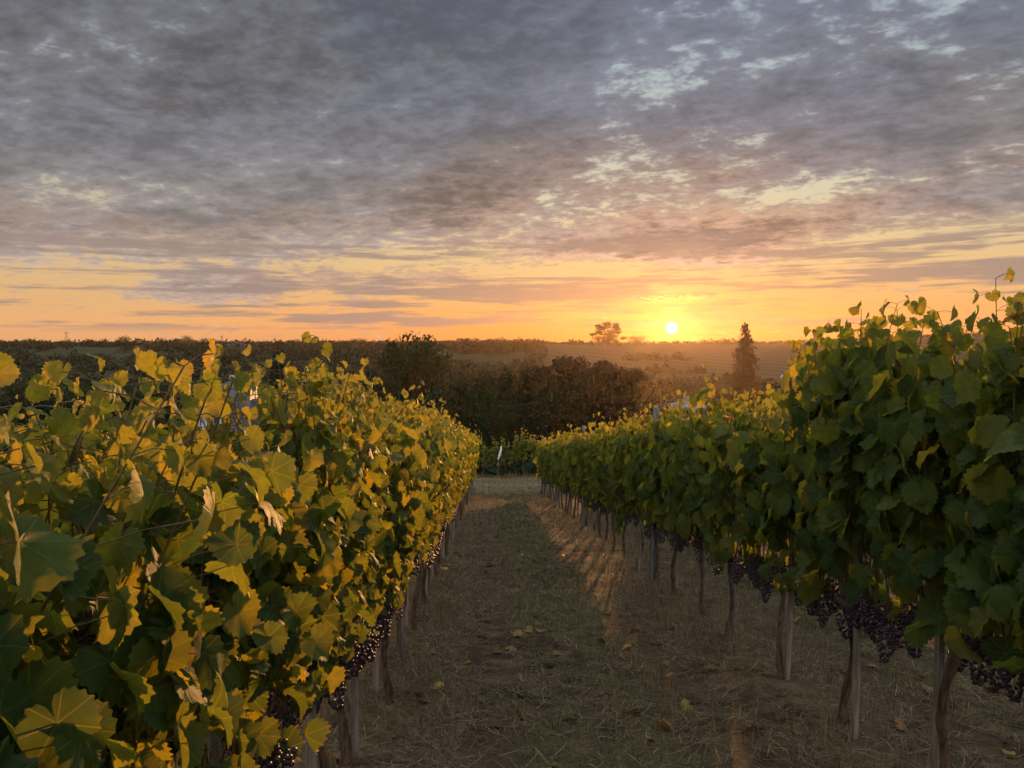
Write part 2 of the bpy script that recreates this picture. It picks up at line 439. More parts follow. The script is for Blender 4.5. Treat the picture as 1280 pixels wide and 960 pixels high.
# ------------------------------------------------------------------ ground
def ground_material():
    m, gg = mat_new('dry_vineyard_ground')
    P_ = geo(gg); x, y, z = sep(P_)
    n1 = noise(P_, .9, 4, .6); n2 = noise(P_, 5.0, 6, .65); n3 = noise(P_, 38.0, 5, .7); n4 = noise(P_, .33, 3, .5)
    soil = mix(n2.ss(.35, .65), (.036, .026, .017), (.080, .058, .036))
    straw = mix(n3.ss(.35, .68), (.080, .058, .032), (.175, .130, .078))
    green = mix(n3.ss(.4, .7), (.045, .052, .020), (.11, .105, .045))
    near = mix((n2 * .6 + n1 * .5).ss(.44, .62), soil, straw)
    aisle = ((x - (ROWX_L + ROWX_R) / 2 + 1.27).m('FLOORED_MODULO', 2.54) - 1.27).m('ABSOLUTE')
    near = mix(aisle.ss(.75, .25) * n1.ss(.42, .6) * .7, near, green)
    near = mix((aisle - .62).m('ABSOLUTE').ss(.26, .08) * n1.ss(.36, .52) * .85, near, soil)
    # the grassy cross path below the rows
    pathf = y.ss(27.6, 29.4) * y.ss(37.5, 36.0)
    pcol = mix(n2.ss(.3, .7), (.10, .092, .052), (.18, .16, .10))
    pcol = mix(((y - 32.4).m('ABSOLUTE').ss(.75, .45) ) * .45, pcol, (.22, .195, .14))
    near = mix(pathf, near, pcol)
    # far country
    f1 = noise(P_, .012, 4, .55); f2 = noise(P_, .06, 5, .6); f3 = noise(P_, .5, 4, .65)
    woodc = mix(f2.ss(.35, .65), (.030, .036, .016), (.060, .055, .026))
    field = mix(f3.ss(.3, .7), (.034, .038, .017), (.058, .052, .025))
    rows = ((x * .83 + y * .56) * (1 / 2.9)).m('SINE').ss(-.3, .6)
    vfield = mix(rows, (.080, .060, .034), (.045, .046, .020))
    far = mix(f1.ss(.42, .5), woodc, field)
    far = mix((x / y.m('MAXIMUM', 1.0)).ss(.02, .10) * y.ss(340, 420) * .9, far, vfield)
    grn = ((x + 84) * (1 / 40.0)).m('POWER', 2.0) + ((y - 252) * (1 / 30.0)).m('POWER', 2.0)
    far = mix(grn.ss(1.15, .85), far, mix(f3, (.045, .085, .022), (.075, .115, .032)))
    col = mix(y.ss(44, 60), near, far)
    hgt = n3 * .6 + n2 * .8
    p = principled(gg, col, .95, .08, hgt, .7, .02)
    out_surf(gg, p.outputs[0]); return m
M['ground'] = ground_material()
def geom_axis(a, b, step, lo, hi, ratio):
    core = list(np.arange(a, b, step)); r = [b]; s = step
    while r[-1] < hi: s *= ratio; r.append(r[-1] + s)
    l = [a]; s = step
    while l[-1] > lo: s *= ratio; l.append(l[-1] - s)
    return np.array(sorted(set(l[1:])) + core + r)
gx = geom_axis(-6.0, 8.0, .09, -1300, 1300, 1.12)
gy = geom_axis(-1.5, 38.0, .11, -90, 1150, 1.04)
XX, YY = np.meshgrid(gx, gy)
ZZ = ground_h(XX, YY)
nx, ny = len(gx), len(gy)
i = np.arange(ny - 1)[:, None] * nx; j = np.arange(nx - 1)[None, :]
F = np.stack([i + j, i + j + 1, i + nx + j + 1, i + nx + j], -1).reshape(-1, 4)
gm = MB(); gm.add(np.stack([XX, YY, ZZ], -1).reshape(-1, 3), None, F)
tag(gm.build('ground', M['ground']), kind='structure')
# ------------------------------------------------------------------ grape leaves
def leaf_template(nout, nmid):
    th = np.arange(nout) * 2 * math.pi / nout
    d = np.abs(np.degrees(np.arctan2(np.sin(th), np.cos(th))))      # 0 = tip, 180 = petiole bay
    r = np.interp(d, [0, 14, 29, 44, 56, 72, 88, 106, 124, 142, 160, 172, 180], [1.0, .95, .86, .90, .92, .84, .86, .84, .79, .76, .68, .45, .14])
    if nout >= 30: r = r * (1 + .055 * np.where(np.arange(nout) % 2 == 0, 1, -1) * (d < 165))
    elif nout >= 16: r = r * (1 + .03 * np.where(np.arange(nout) % 2 == 0, 1, -1) * (d < 160))
    V = [(0, 0)]; tri = []; quad = []
    if nmid:
        tm = np.arange(nmid) * 2 * math.pi / nmid
        dm = np.abs(np.degrees(np.arctan2(np.sin(tm), np.cos(tm))))
        rm = np.interp(dm, [0, 30, 55, 90, 140, 165, 180], [.56, .47, .5, .44, .38, .26, .06])
        V += [(rm[i] * math.sin(tm[i]), rm[i] * math.cos(tm[i])) for i in range(nmid)]
        V += [(r[i] * math.sin(th[i]), r[i] * math.cos(th[i])) for i in range(nout)]
        for i in range(nmid): tri.append((0, 1 + (i + 1) % nmid, 1 + i))
        k = nout // nmid; o = 1 + nmid
        for i in range(nmid):
            a, b = 1 + i, 1 + (i + 1) % nmid
            for q in range(k):
                p0, p1 = o + i * k + q, o + (i * k + q + 1) % nout
                tri.append((a, p1, p0))
            tri.append((a, b, o + ((i + 1) * k) % nout))
    else:
        V += [(r[i] * math.sin(th[i]), r[i] * math.cos(th[i])) for i in range(nout)]
        for i in range(nout): tri.append((0, 1 + (i + 1) % nout, 1 + i))
    return np.array(V), np.array(tri)
LT = {0: leaf_template(44, 22), 1: leaf_template(20, 10), 2: leaf_template(9, 0)}
def add_leaves(mb, pos, nrm, tipd, size, lod, rnd, rg):
    """pos: petiole junctions (N,3); nrm: facing; tipd: tip direction; size: leaf radius"""
    T, tri = LT[lod]; N = len(pos)
    nrm = nrm / np.linalg.norm(nrm, axis=1)[:, None]
    t = tipd - (tipd * nrm).sum(1)[:, None] * nrm; t /= np.linalg.norm(t, axis=1)[:, None] + 1e-9
    b = np.cross(t, nrm)
    u_, v_ = T[:, 0][None, :], T[:, 1][None, :]
    wid = rg.uniform(.9, 1.12, (N, 1)); skew = rg.uniform(-.12, .12, (N, 1))
    uu = u_ * wid + v_ * skew; vv = v_ + u_ * skew * .5
    r2 = u_ ** 2 + v_ ** 2; th = np.arctan2(u_, v_)
    fold = rg.uniform(-.1, .6, (N, 1)); droop = rg.uniform(.0, .85, (N, 1)); cup = rg.normal(0, .24, (N, 1)); tw = rg.normal(0, .3, (N, 1))
    rip = rg.uniform(.04, .15, (N, 1)); ph = rg.uniform(0, 6.28, (N, 1)); ph2 = rg.uniform(0, 6.28, (N, 1))
    strong = rg.random((N, 1)) < .04
    fold = np.where(strong, fold + rg.uniform(.2, .5, (N, 1)), fold)
    w = tw * u_ * v_ + fold * np.abs(u_) * .9 - droop * np.maximum(v_, 0) ** 2 * .75 + cup * r2 + rip * r2 * np.sin(3 * th + ph) + rip * .55 * r2 * np.sin(7 * th + ph2)
    w = w + .05 * np.cos(th * 7.2) * np.sqrt(r2) * (lod < 2)
    P_ = pos[:, None, :] + size[:, None, None] * (uu[..., None] * b[:, None, :] + vv[..., None] * t[:, None, :] + w[..., None] * nrm[:, None, :])
    A = np.zeros((N, len(T), 3)); A[..., 0] = u_; A[..., 1] = v_; A[..., 2] = rnd[:, None]
    F_ = (tri[None] + (np.arange(N) * len(T))[:, None, None]).reshape(-1, 3)
    mb.add(P_.reshape(-1, 3), F_, None, A)
def ico(sub):
    import bmesh
    bm = bmesh.new(); bmesh.ops.create_icosphere(bm, subdivisions=sub, radius=1.0)
    v = np.array([q.co[:] for q in bm.verts]); f = np.array([[w.index for w in q.verts] for q in bm.faces]); bm.free()
    return v, f
ICO = {0: ico(2), 1: ico(1), 2: ico(1)}
def cluster_mesh(seed, lod):
    rg = np.random.default_rng(seed); mb = MB(); V, F_ = ICO[lod]
    n = {0: 62, 1: 44, 2: 20}[lod]; r0 = {0: .0078, 1: .0088, 2: .014}[lod]
    L = rg.uniform(.13, .18)
    for q in range(n):
        f = (q + .5) / n
        R_ = .045 * (1 - f) ** .55 * rg.uniform(.75, 1.1) + .004
        a_ = q * 2.4 + rg.uniform(-.4, .4)
        c = np.array([R_ * math.cos(a_), R_ * math.sin(a_), -.02 - L * f + rg.uniform(-.008, .008)])
        mb.add(V * r0 * rg.uniform(.8, 1.1) + c, F_, None, np.tile((0, 0, rg.random()), (len(V), 1)))
    tube(mb, [(0, 0, .03), (.004, 0, -.02), (0, .003, -L * .9)], [.0025, .002, .001], 4, (0, 0, .9))
    return mb.mesh('grape_cluster', M['grape'])
CL = {(l, q): cluster_mesh(100 * l + q, l) for l in (0, 1, 2) for q in range(4 if l < 2 else 2)}
VINE_LEN = 0.93
def make_vine(seed, lod, top=1.9, slope=SLOPE, n_sh=None, edge=0.0, nclus=None, wide=1.0, bare=1.0, tall=2, rise=(.08, .26), big_=1.0, drop=2, step=None, petioles=True):
    """a trained vine: trunk, cordon, shoots, leaves, clusters. Row direction = local Y; slope falls towards +Y"""
    rg = np.random.default_rng(seed)
    root = empty('grapevine', (0, 0, 0))
    H0 = .70
    # trunk
    tb = MB(); n = 9 if lod < 2 else 5
    zz = np.linspace(-.08, H0, n)
    lean = rg.normal(0, .035, 2); w1 = rg.uniform(0, 6, 2)
    px_ = .035 * np.sin(zz * 6 + w1[0]) * np.clip(zz * 3, 0, 1) + lean[0] * (H0 - zz); py_ = .04 * np.sin(zz * 5 + w1[1]) + lean[1] * 2 * (H0 - zz)
    rr = np.interp(zz, [-.08, .03, .2, .55, H0], [.040, .026, .020, .018, .027]) * rg.uniform(.85, 1.15) * (1 + .12 * np.sin(zz * 40 + w1[0]))
    tube(tb, np.c_[px_, py_, zz], rr, 8 if lod < 2 else 5)
    for s in (-1, 1):
        t_ = np.linspace(0, 1, 6)
        yy = s * t_ * VINE_LEN * .5; tube(tb, np.c_[px_[-1] * (1 - t_) + .012 * np.sin(t_ * 9 + s), py_[-1] * (1 - t_) + yy, H0 - .03 + .04 * np.sin(t_ * 2.5) - slope * yy], np.linspace(.02, .009, 6), 6 if lod < 2 else 4)
    tb.build('trunk', M['bark'], root)
    # shoots with nodes
    sb, lb = MB(), MB()
    n_sh = n_sh or {0: 19, 1: 17, 2: 12}[lod]
    step = step or {0: .066, 1: .075, 2: .12}[lod]
    L_pos, L_n, L_t, L_s, L_r, pets = [], [], [], [], [], []
    ys0 = (np.arange(n_sh) + .5) / n_sh * VINE_LEN - VINE_LEN / 2 + rg.normal(0, .02, n_sh)
    tallset = set(rg.choice(n_sh, size=min(tall, n_sh), replace=False)) if tall else set()
    for q in range(n_sh):
        yb = ys0[q]; h_top = top + rg.normal(-.05, .045) + (rg.uniform(*rise) if q in tallset else 0)
        side = rg.choice([-1, 1])
        nn = max(4, int((h_top - H0) / step)); t_ = np.linspace(0, 1, nn)
        offx = side * .05 * np.sin(t_ * 3.1) + .07 * wide * np.sin(t_ * 4 + rg.uniform(0, 6)) * t_ + rg.normal(0, .09) * t_ ** 2 * (1.4 if q in tallset else 1)
        offy = yb + .07 * np.sin(t_ * 3 + rg.uniform(0, 6)) + rg.normal(0, .10) * t_ ** 2
        z_ = H0 + (h_top - H0) * t_ - slope * offy
        pts = np.c_[offx, offy, z_]
        if lod < 2 or q in tallset: tube(sb, pts, np.linspace(.0048, .0017, nn) * (.75 if big_ < .9 else 1), 4, cap=False)
        # nodes
        tip = np.clip((1 - t_) * (h_top - H0) / .22, .42, 1)
        for rep in range({0: 2, 1: 2, 2: 2}[lod]):
            keep = np.ones(nn, bool) if rep == 0 else rg.random(nn) < np.where(t_ > .85, .85, .9)
            keep &= ~((t_ * (h_top - H0) < .26) & (rg.random(nn) > .4 * bare))
            p0 = pts[keep]; tp = tip[keep]; m_ = len(p0)
            if not m_: continue
            alt = np.where((np.arange(m_) + rep) % 2 == 0, 1, -1) * (1 if rep == 0 else side)
            a_ = rg.normal(0, .75, m_)
            d_ = np.c_[alt * np.cos(a_), np.sin(a_), rg.uniform(-.15, .5, m_)]
            plen = rg.uniform(.05, .13, m_) * np.clip(tp + .1, .3, 1) * (1.0 if rep == 0 else 1.35) * wide
            jp = p0 + d_ * plen[:, None]
            nr = np.c_[d_[:, 0] * .9, d_[:, 1] * .9, np.zeros(m_)] + np.c_[rg.normal(0, .35, m_), rg.normal(0, .45, m_), rg.normal(.32, .35, m_)]
            td = np.c_[d_[:, 0] * .55 + rg.normal(0, .3, m_), rg.normal(0, .55, m_), -1.0 + .9 * (1 - tp) + rg.normal(0, .2, m_)]
            L_pos.append(jp); L_n.append(nr); L_t.append(td)
            L_s.append(rg.uniform(.060, .092, m_) * big_ * tp * {0: 1, 1: 1.05, 2: 1.28}[lod])
            rv = rg.beta(2.2, 2.4, m_) * .86
            rv = np.where(tp < .8, rv * .5 + .45, rv)
            odd = rg.random(m_); rv = np.where(odd > .985, rg.uniform(.80, .90, m_), rv); rv = np.where(odd > .9993, 1.0, rv)
            L_r.append(rv)
            if lod == 0 and petioles: pets += list(zip(p0, jp))
    if lod < 2:                                            # short shoots hanging below the wires
        for q in range(drop):
            yb = rg.uniform(-.45, .45); nn = 6; t_ = np.linspace(0, 1, nn); sx = rg.choice([-1, 1]); Ld = rg.uniform(.12, .34)
            pts = np.c_[sx * (.06 + .14 * np.sin(t_ * 2.2)), yb + .05 * np.sin(t_ * 5), H0 + .22 - t_ * (Ld + .12) - slope * yb]
            tube(sb, pts, np.linspace(.004, .0016, nn), 4, cap=False)
            p0 = np.repeat(pts, 2, 0); m_ = len(p0); a_ = rg.uniform(0, 6.28, m_); d_ = np.c_[np.cos(a_) + sx * .7, np.sin(a_), rg.uniform(-.2, .3, m_)]
            L_pos.append(p0 + d_ * .055); L_n.append(d_ + rg.normal(0, .35, (m_, 3)) + (0, 0, .3)); L_t.append(np.c_[d_[:, :2] * .4, -np.ones(m_)]); L_s.append(rg.uniform(.055, .085, m_) * big_); L_r.append(rg.beta(2.2, 2.4, m_) * .86)
    pos = np.concatenate(L_pos); nr = np.concatenate(L_n); td = np.concatenate(L_t); sz = np.concatenate(L_s); rv = np.concatenate(L_r)
    add_leaves(lb, pos, nr, td, sz, lod, rv, rg)
    for a_, b_ in pets: tube(sb, [a_, (a_ + b_) / 2 + (0, 0, .006), b_], .0010, 3, cap=False)
    lb.build('leaves', M['leaf'] if lod < 2 else M['leaf_far'], root)
    if sb.n: sb.build('shoots', M['shoot'], root)
    # clusters hanging in the fruit zone
    nclus = {0: 14, 1: 12, 2: 5}[lod] if nclus is None else nclus
    for q in range(nclus):
        y_ = (q + .5) / nclus * VINE_LEN - VINE_LEN / 2 + rg.normal(0, .03)
        o = bpy.data.objects.new('grape_cluster', CL[(lod, int(rg.integers(0, 4 if lod < 2 else 2)))]); C.objects.link(o)
        o.parent = root; o.location = (rg.normal(0, .07), y_, H0 + rg.uniform(-.05, .13) - slope * y_)
        o.rotation_euler = (rg.normal(0, .2), rg.normal(0, .2), rg.uniform(0, 6)); s_ = rg.uniform(.8, 1.15); o.scale = (s_, s_, s_)
    return root
ORD = ['first', 'second', 'third', 'fourth', 'fifth', 'sixth', 'seventh', 'eighth', 'ninth', 'tenth', 'eleventh', 'twelfth', 'thirteenth', 'fourteenth', 'fifteenth']
def place(root, x, y, sc=(1, 1, 1), rz=0.0):
    root.location = (x, y, gz(x, y)); root.scale = sc; root.rotation_euler = (0, 0, rz)
# ------------------------------------------------------------------ the rows of vines
LOD1 = [make_vine(200 + q, 1, 1.9, n_sh=14, drop=q % 2) for q in range(5)]
LOD1S = [make_vine(250 + q, 1, 1.9, n_sh=23, big_=.72, step=.066, drop=0) for q in range(4)]
LOD2S = [make_vine(350 + q, 2, 1.9, n_sh=17, big_=.78, drop=0) for q in range(4)]
LOD2 = [make_vine(300 + q, 2, 1.9) for q in range(5)]
for r_ in LOD1 + LOD2 + LOD1S + LOD2S: r_['spare'] = 1
used = set()
def lod_vine(pool, idx, x, y, sc):
    src = pool[idx % len(pool)]
    if src.name not in used:
        used.add(src.name); place(src, x, y, sc); 
        if 'spare' in src: del src['spare']
        return src
    r = copy_tree(src, (x, y, gz(x, y)), 0.0, sc)
    if 'spare' in r: del r['spare']
    return r
def top_left(y):  return float(np.interp(y, [-1.5, .6, 1.2, 2.2, 3.4, 5, 7, 12, 27], [1.61, 1.63, 1.67, 1.70, 1.84, 1.80, 1.86, 1.93, 1.98]))
def top_right(y): return float(np.interp(y, [0, 2.11, 3.04, 3.97, 4.9, 5.83, 6.76, 7.69, 8.6, 9.5, 12, 16, 27], [1.98, 2.12, 2.0, 2.17, 1.78, 1.84, 1.97, 1.86, 1.93, 1.95, 1.86, 1.88, 1.86]))
LOOKS = {}
def far_word(dy_, side):
    return None
def vine_row(x, y0, n, topf, rowname, group, near0=0, near1=0, far_from=9, feature=None, visible_first=0, lod2_only=False):
    for k_ in range(n):
        y = y0 + VINE_LEN * k_
        jx = rng.normal(0, .02)
        h = topf(y)
        if y < near0 and not lod2_only:
            v = make_vine(1000 + int(x * 100) % 977 + k_, 0, h, tall=(0 if y < 1.2 else 3) if x < 0 else 2, n_sh=31 if x < 0 else 15, step=.052 if x < 0 else None, drop=(0 if x < 0 else (2 if 1.9 < y < 2.4 else 0)), rise=(.01, .02 + .03 * max(y - .6, 0)) if x < 0 else (.05, .16), big_=.66 if x < 0 else 1.12, wide=.9 if x < 0 else 1.0, bare=.75)
            place(v, x + jx, y)
        elif y < near1 and not lod2_only:
            v = lod_vine(LOD1S if x < 0 else LOD1, k_ * 3 + int(abs(x) * 10), x + jx, y, ((-1 if k_ % 2 else 1), 1, h / 1.9))
        else:
            v = lod_vine(LOD2S if x < 0 else LOD2, k_ * 3 + int(abs(x) * 7), x + jx, y, ((-1 if k_ % 2 else 1), 1, h / 1.9))
        m_ = k_ - visible_first
        extra = (feature or {}).get(m_)
        if m_ < 0: lab = f'grapevine right beside the camera in the {rowname}'
        elif m_ < far_from:
            lab = extra or f'leafy grapevine, {ORD[m_]} from the camera in the {rowname}'
        else: lab = f'distant grapevine towards the far end of the {rowname}' if far_from else f'one of the grapevines of the {rowname}, seen past the nearer row'
        tag(v, lab, 'grapevine', group)
vine_row(ROWX_L, .81 - VINE_LEN * 2, 31, top_left, 'row left of the aisle', 'grapevines in the row left of the aisle', near0=5.6, near1=13, visible_first=2, far_from=12,
         feature={0: 'large dark green grapevine with golden lit leaf edges at the far left', 1: 'grapevine with reddish shoots rising above its leaves', 2: 'yellow-lit grapevine beside the steel post at left'})
vine_row(ROWX_R, 3.04 - VINE_LEN * 4, 31, top_right, 'row right of the aisle', 'grapevines in the row right of the aisle', near0=5.5, near1=15, visible_first=3, far_from=12,
         feature={0: 'tall dark green grapevine with shoots reaching above the horizon', 1: 'grapevine hanging low with big leaves over its trunk', 2: 'tall grapevine rising above the ridge line, right of the golden shrubs'})
vine_row(ROWX_R + 2.54, 1.2, 28, lambda y: 2.0 if y < 7 else (1.9 if 16.4 < y < 17.6 else (2.3 if y < 20 else 1.70)), 'second row to the right', 'grapevines in the second row to the right', near0=0, near1=11, far_from=0)
vine_row(ROWX_L - 2.54, 1.6, 27, lambda y: 1.70 + .1 * math.sin(y * 1.3), 'second row to the left', 'grapevines in the second row to the left', near0=0, near1=8, far_from=0)
vine_row(ROWX_R + 5.08, 4.2, 24, lambda y: 1.75 + .1 * math.sin(y * 1.1), 'third row to the right', 'grapevines in the third row to the right', lod2_only=True, far_from=0)
vine_row(ROWX_L - 5.08, 4.2, 24, lambda y: 1.72 + .1 * math.sin(y * 2.1), 'third row to the left', 'grapevines in the third row to the left', lod2_only=True, far_from=0)
# the row that crosses below the path
cross = [make_vine(400 + q, 2, 1.75, slope=0.0, n_sh=11, tall=3, nclus=3) for q in range(4)]
xs = -7.2
for k_ in range(19):
    s_ = float(np.interp(xs, [-8, -1.2, -.4, .3, .9, 1.6, 2.4, 4, 9], [.95, .92, .86, 1.0, 1.02, 1.28, 1.08, 1.05, 1.1]))
    v = cross[k_] if k_ < 4 else copy_tree(cross[k_ % 4], (0, 0, 0))
    v.location = (xs, 38.3, gz(xs, 38.3) + .02); v.rotation_euler = (0, 0, math.pi / 2); v.scale = (1.15 if k_ % 2 else -1.15, 1.1, s_)
    tag(v, 'highest bushy grapevine of the cross row below the path' if abs(xs - 1.6) < .5 else 'one of the low grapevines in the cross row beyond the path', 'grapevine', 'grapevines of the cross row beyond the path')
    xs += .99
# ------------------------------------------------------------------ stakes, posts, wires
def stake_mesh(seed, kind):
    rg = np.random.default_rng(seed); mb = MB()
    H = rg.uniform(1.15, 1.35)
    if kind == 'lath':
        w = rg.uniform(.015, .021)
        a_ = [(w, -.011), (w, .011), (-w, .011), (-w, -.011)]
        t_ = np.linspace(-.1, H, 6); lean = rg.normal(0, .02, 2)
        V = np.array([[px_ + lean[0] * z_ + .003 * math.sin(z_ * 5), py_ + lean[1] * z_, z_] for z_ in t_ for px_, py_ in a_])
        F_ = [(r * 4 + c, r * 4 + (c + 1) % 4, r * 4 + 4 + (c + 1) % 4, r * 4 + 4 + c) for r in range(5) for c in range(4)] + [(20, 21, 22, 23)]
        mb.add(V, None, F_)
        return mb.mesh('vine_stake', M['stake'], False)
    lean = rg.normal(0, .02, 2); t_ = np.linspace(-.1, H, 5)
    tube(mb, np.c_[lean[0] * t_, lean[1] * t_, t_], .008, 6)
    return mb.mesh('vine_stake', M['steel'])
STK = [stake_mesh(q, 'lath') for q in range(4)] + [stake_mesh(9, 'rod')]
def stakes(x, y0, n, rowname, group, vis=0, far_from=12):
    for k_ in range(n):
        y = y0 + VINE_LEN * k_ + rng.uniform(.06, .16) * (1 if rng.random() < .6 else -1)
        me = STK[4] if (k_ % 5 == 2) else STK[int(rng.integers(0, 4))]
        o = bpy.data.objects.new('vine_stake', me); C.objects.link(o)
        xo = x + rng.normal(0, .03); o.location = (xo, y, gz(xo, y)); o.rotation_euler = (0, 0, rng.uniform(-.5, .5))
        m_ = k_ - vis
        what = 'thin grey metal rod' if me is STK[4] else 'weathered grey wooden stake'
        if 0 <= m_ < far_from: lab = f'{what} beside the {ORD[m_]} vine in the {rowname}'
        elif m_ < 0: lab = f'{what} nearest the camera in the {rowname}'
        else: lab = f'one of the vine stakes towards the end of the {rowname}' if far_from else f'one of the vine stakes in the {rowname}'
        tag(o, lab, 'stake', group)
stakes(ROWX_L, .81 - VINE_LEN * 2, 31, 'row left of the aisle', 'stakes in the row left of the aisle', 2)
stakes(ROWX_R, 3.04 - VINE_LEN * 4, 31, 'row right of the aisle', 'stakes in the row right of the aisle', 3)
stakes(ROWX_R + 2.54, 1.2, 20, 'second row to the right', 'stakes in the second row to the right', 0, 0)
def post_mesh(H):
    mb = MB()
    a, b, t = .027, .034, .0025
    prof = [(-a, -b), (-a * .3, -b), (-a * .15, -b + .007), (a * .15, -b + .007), (a * .3, -b), (a, -b), (a, b * .2), (a * .8, b * .35), (a, b * .5), (a, b), (a * .45, b), (a * .45, b - t), (a - t, b - t), (a - t, b * .5), (a * .8 - t, b * .35), (a - t, b * .2), (a - t, -b + t), (a * .3, -b + t), (a * .15, -b + .007 + t), (-a * .15, -b + .007 + t), (-a * .3, -b + t), (-a + t, -b + t), (-a + t, b * .2), (-a * .8 + t, b * .35), (-a + t, b * .5), (-a + t, b - t), (-a * .45, b - t), (-a * .45, b), (-a, b), (-a, b * .5), (-a * .8, b * .35), (-a, b * .2)]
    extr(mb, prof, -.3, H)
    hk = MB()
    for z_ in np.arange(.55, H, .12):
        for s in (-1, 1): tube(hk, [(s * a, .0, z_), (s * (a + .010), .0, z_ + .004), (s * (a + .011), 0, z_ + .016)], .002, 4)
    return mb.mesh('post_profile', M['steel'], False), hk.mesh('wire_hooks', M['steel'], False)
PL, HK = post_mesh(1.66); PR, HKR = post_mesh(2.02)
def post(x, y, me, hk, label, group=None):
    r = empty('trellis_post', (x, y, gz(x, y)))
    a_ = bpy.data.objects.new('post_profile', me); C.objects.link(a_); a_.parent = r
    b_ = bpy.data.objects.new('wire_hooks', hk); C.objects.link(b_); b_.parent = r
    r.rotation_euler = (rng.normal(0, .012), rng.normal(0, .012), 0)
    tag(r, label, 'post', group)
PN, HKN = post_mesh(1.685)
post(ROWX_L + .0, 2.10, PN, HKN, 'ribbed steel post sticking out of the nearest leaves at left beside the house', 'steel posts left of the aisle')
for y_, w_ in ((7.45, 'second steel post from the camera in the row left of the aisle'), (13.4, 'third steel post from the camera in the row left of the aisle'), (19.4, 'fourth steel post from the camera in the row left of the aisle'), (25.2, 'last steel post at the far end of the row left of the aisle')):
    post(ROWX_L, y_, PL, HK, w_, 'steel posts left of the aisle')
for y_, w_ in ((2.3, 'steel post hidden in the nearest leaves of the right row'), (8.70, 'grey steel post standing clear under the leaves midway along the right row'), (15.2, 'third steel post of the right row, its top above the leaves left of the sun'), (21.3, 'fourth steel post of the right row, near its far end'), (26.6, 'end post at the far end of the right row')):
    post(ROWX_R, y_, PR, HKR, w_, 'steel posts right of the aisle')
for x_, rn in ((ROWX_R + 2.54, 'second row to the right'), (ROWX_L - 2.54, 'second row to the left')):
    for y_ in (6.0, 12.0, 18.0, 24.0): post(x_, y_, PL, HK, f'one of the grey steel posts of the {rn}', f'steel posts of the {rn}')
def wire(x, y0, y1, h, label, group, dx_=0.0):
    mb = MB(); yy = np.arange(y0, y1 + .01, .75)
    zz = np.array([float(base_h(x, q)) for q in yy]) + h - .012 * np.abs(np.sin(yy * math.pi / 6))
    tube(mb, np.c_[np.full(len(yy), x + dx_), yy, zz], .0016, 4)
    tag(mb.build('trellis_wire', M['wire']), label, 'wire', group)
HW = [(.68, 'lowest trellis wire, carrying the cordon'), (1.02, 'second trellis wire from below'), (1.35, 'third trellis wire from below'), (1.66, 'top trellis wire')]
for x_, y0_, rn in ((ROWX_L, -1.2, 'row left of the aisle'), (ROWX_R, -.6, 'row right of the aisle'), (ROWX_R + 2.54, 1, 'second row to the right'), (ROWX_L - 2.54, 1, 'second row to the left')):
    for h_, w_ in HW:
        wire(x_, y0_, 26.6, h_ + (.15 if x_ > 0 else -.22) * (h_ > 1.6) - (.08 if x_ < 0 else 0) * (h_ > 1.3), f'{w_} in the {rn}', f'trellis wires of the {rn}', .028 if h_ > 1 else 0)
# leaning white grow tube on a stake beside the cross row
t_ = empty('grow_tube', (.39, 37.2, gz(.39, 37.2)))
mb = MB(); tube(mb, [(0, 0, -.1), (.03, 0, .8), (.14, 0, 1.5)], .02, 6); mb.build('support_stick', M['stake'], t_)
M['white'] = simple('weathered_white', (.62, .64, .68), (.78, .80, .84), 12, .6, .3, .1, .002)
mb = MB(); tube(mb, [(.02, -.03, .92), (.08, -.03, 1.12), (.16, -.03, 1.38), (.17, -.03, 1.6)], [.03, .055, .045, .015], 8); mb.build('tube_sleeve', M['white'], t_)
tag(t_, 'small leaning white plant sleeve on a stick in front of the cross row', 'plant guard')
# ------------------------------------------------------------------ country beyond: trees, houses, hillside
def az_of(px): return R(YAW) + math.atan((px - 640) / 962.0)
def at(px, d): a = az_of(px); return d * math.sin(a), d * math.cos(a)
def z_at(py, d): return CAM_Z + d * math.tan(math.atan((480 - py) / 962.0) - R(PITCH))
def quads(mb, pos, size, rg, flat=0.0, tone=None):
    n = len(pos)
    nr = rg.normal(0, 1, (n, 3)); nr[:, 2] += flat * np.sign(nr[:, 2] + 1e-6) * 2; nr /= np.linalg.norm(nr, axis=1)[:, None]
    t = np.cross(nr, rg.normal(0, 1, (n, 3))); t /= np.linalg.norm(t, axis=1)[:, None] + 1e-9
    b = np.cross(nr, t); s = size[:, None]
    j = lambda: rg.uniform(.6, 1.15, (n, 1))
    V = np.stack([pos + t * s * j(), pos + b * s * .62 * j(), pos - t * s * j(), pos - b * s * .62 * j()], 1).reshape(-1, 3)
    tone = rg.random(n) if tone is None else tone
    A = np.zeros((n, 4, 3)); A[..., 2] = tone[:, None]
    mb.add(V, None, np.arange(n * 4).reshape(-1, 4), A)
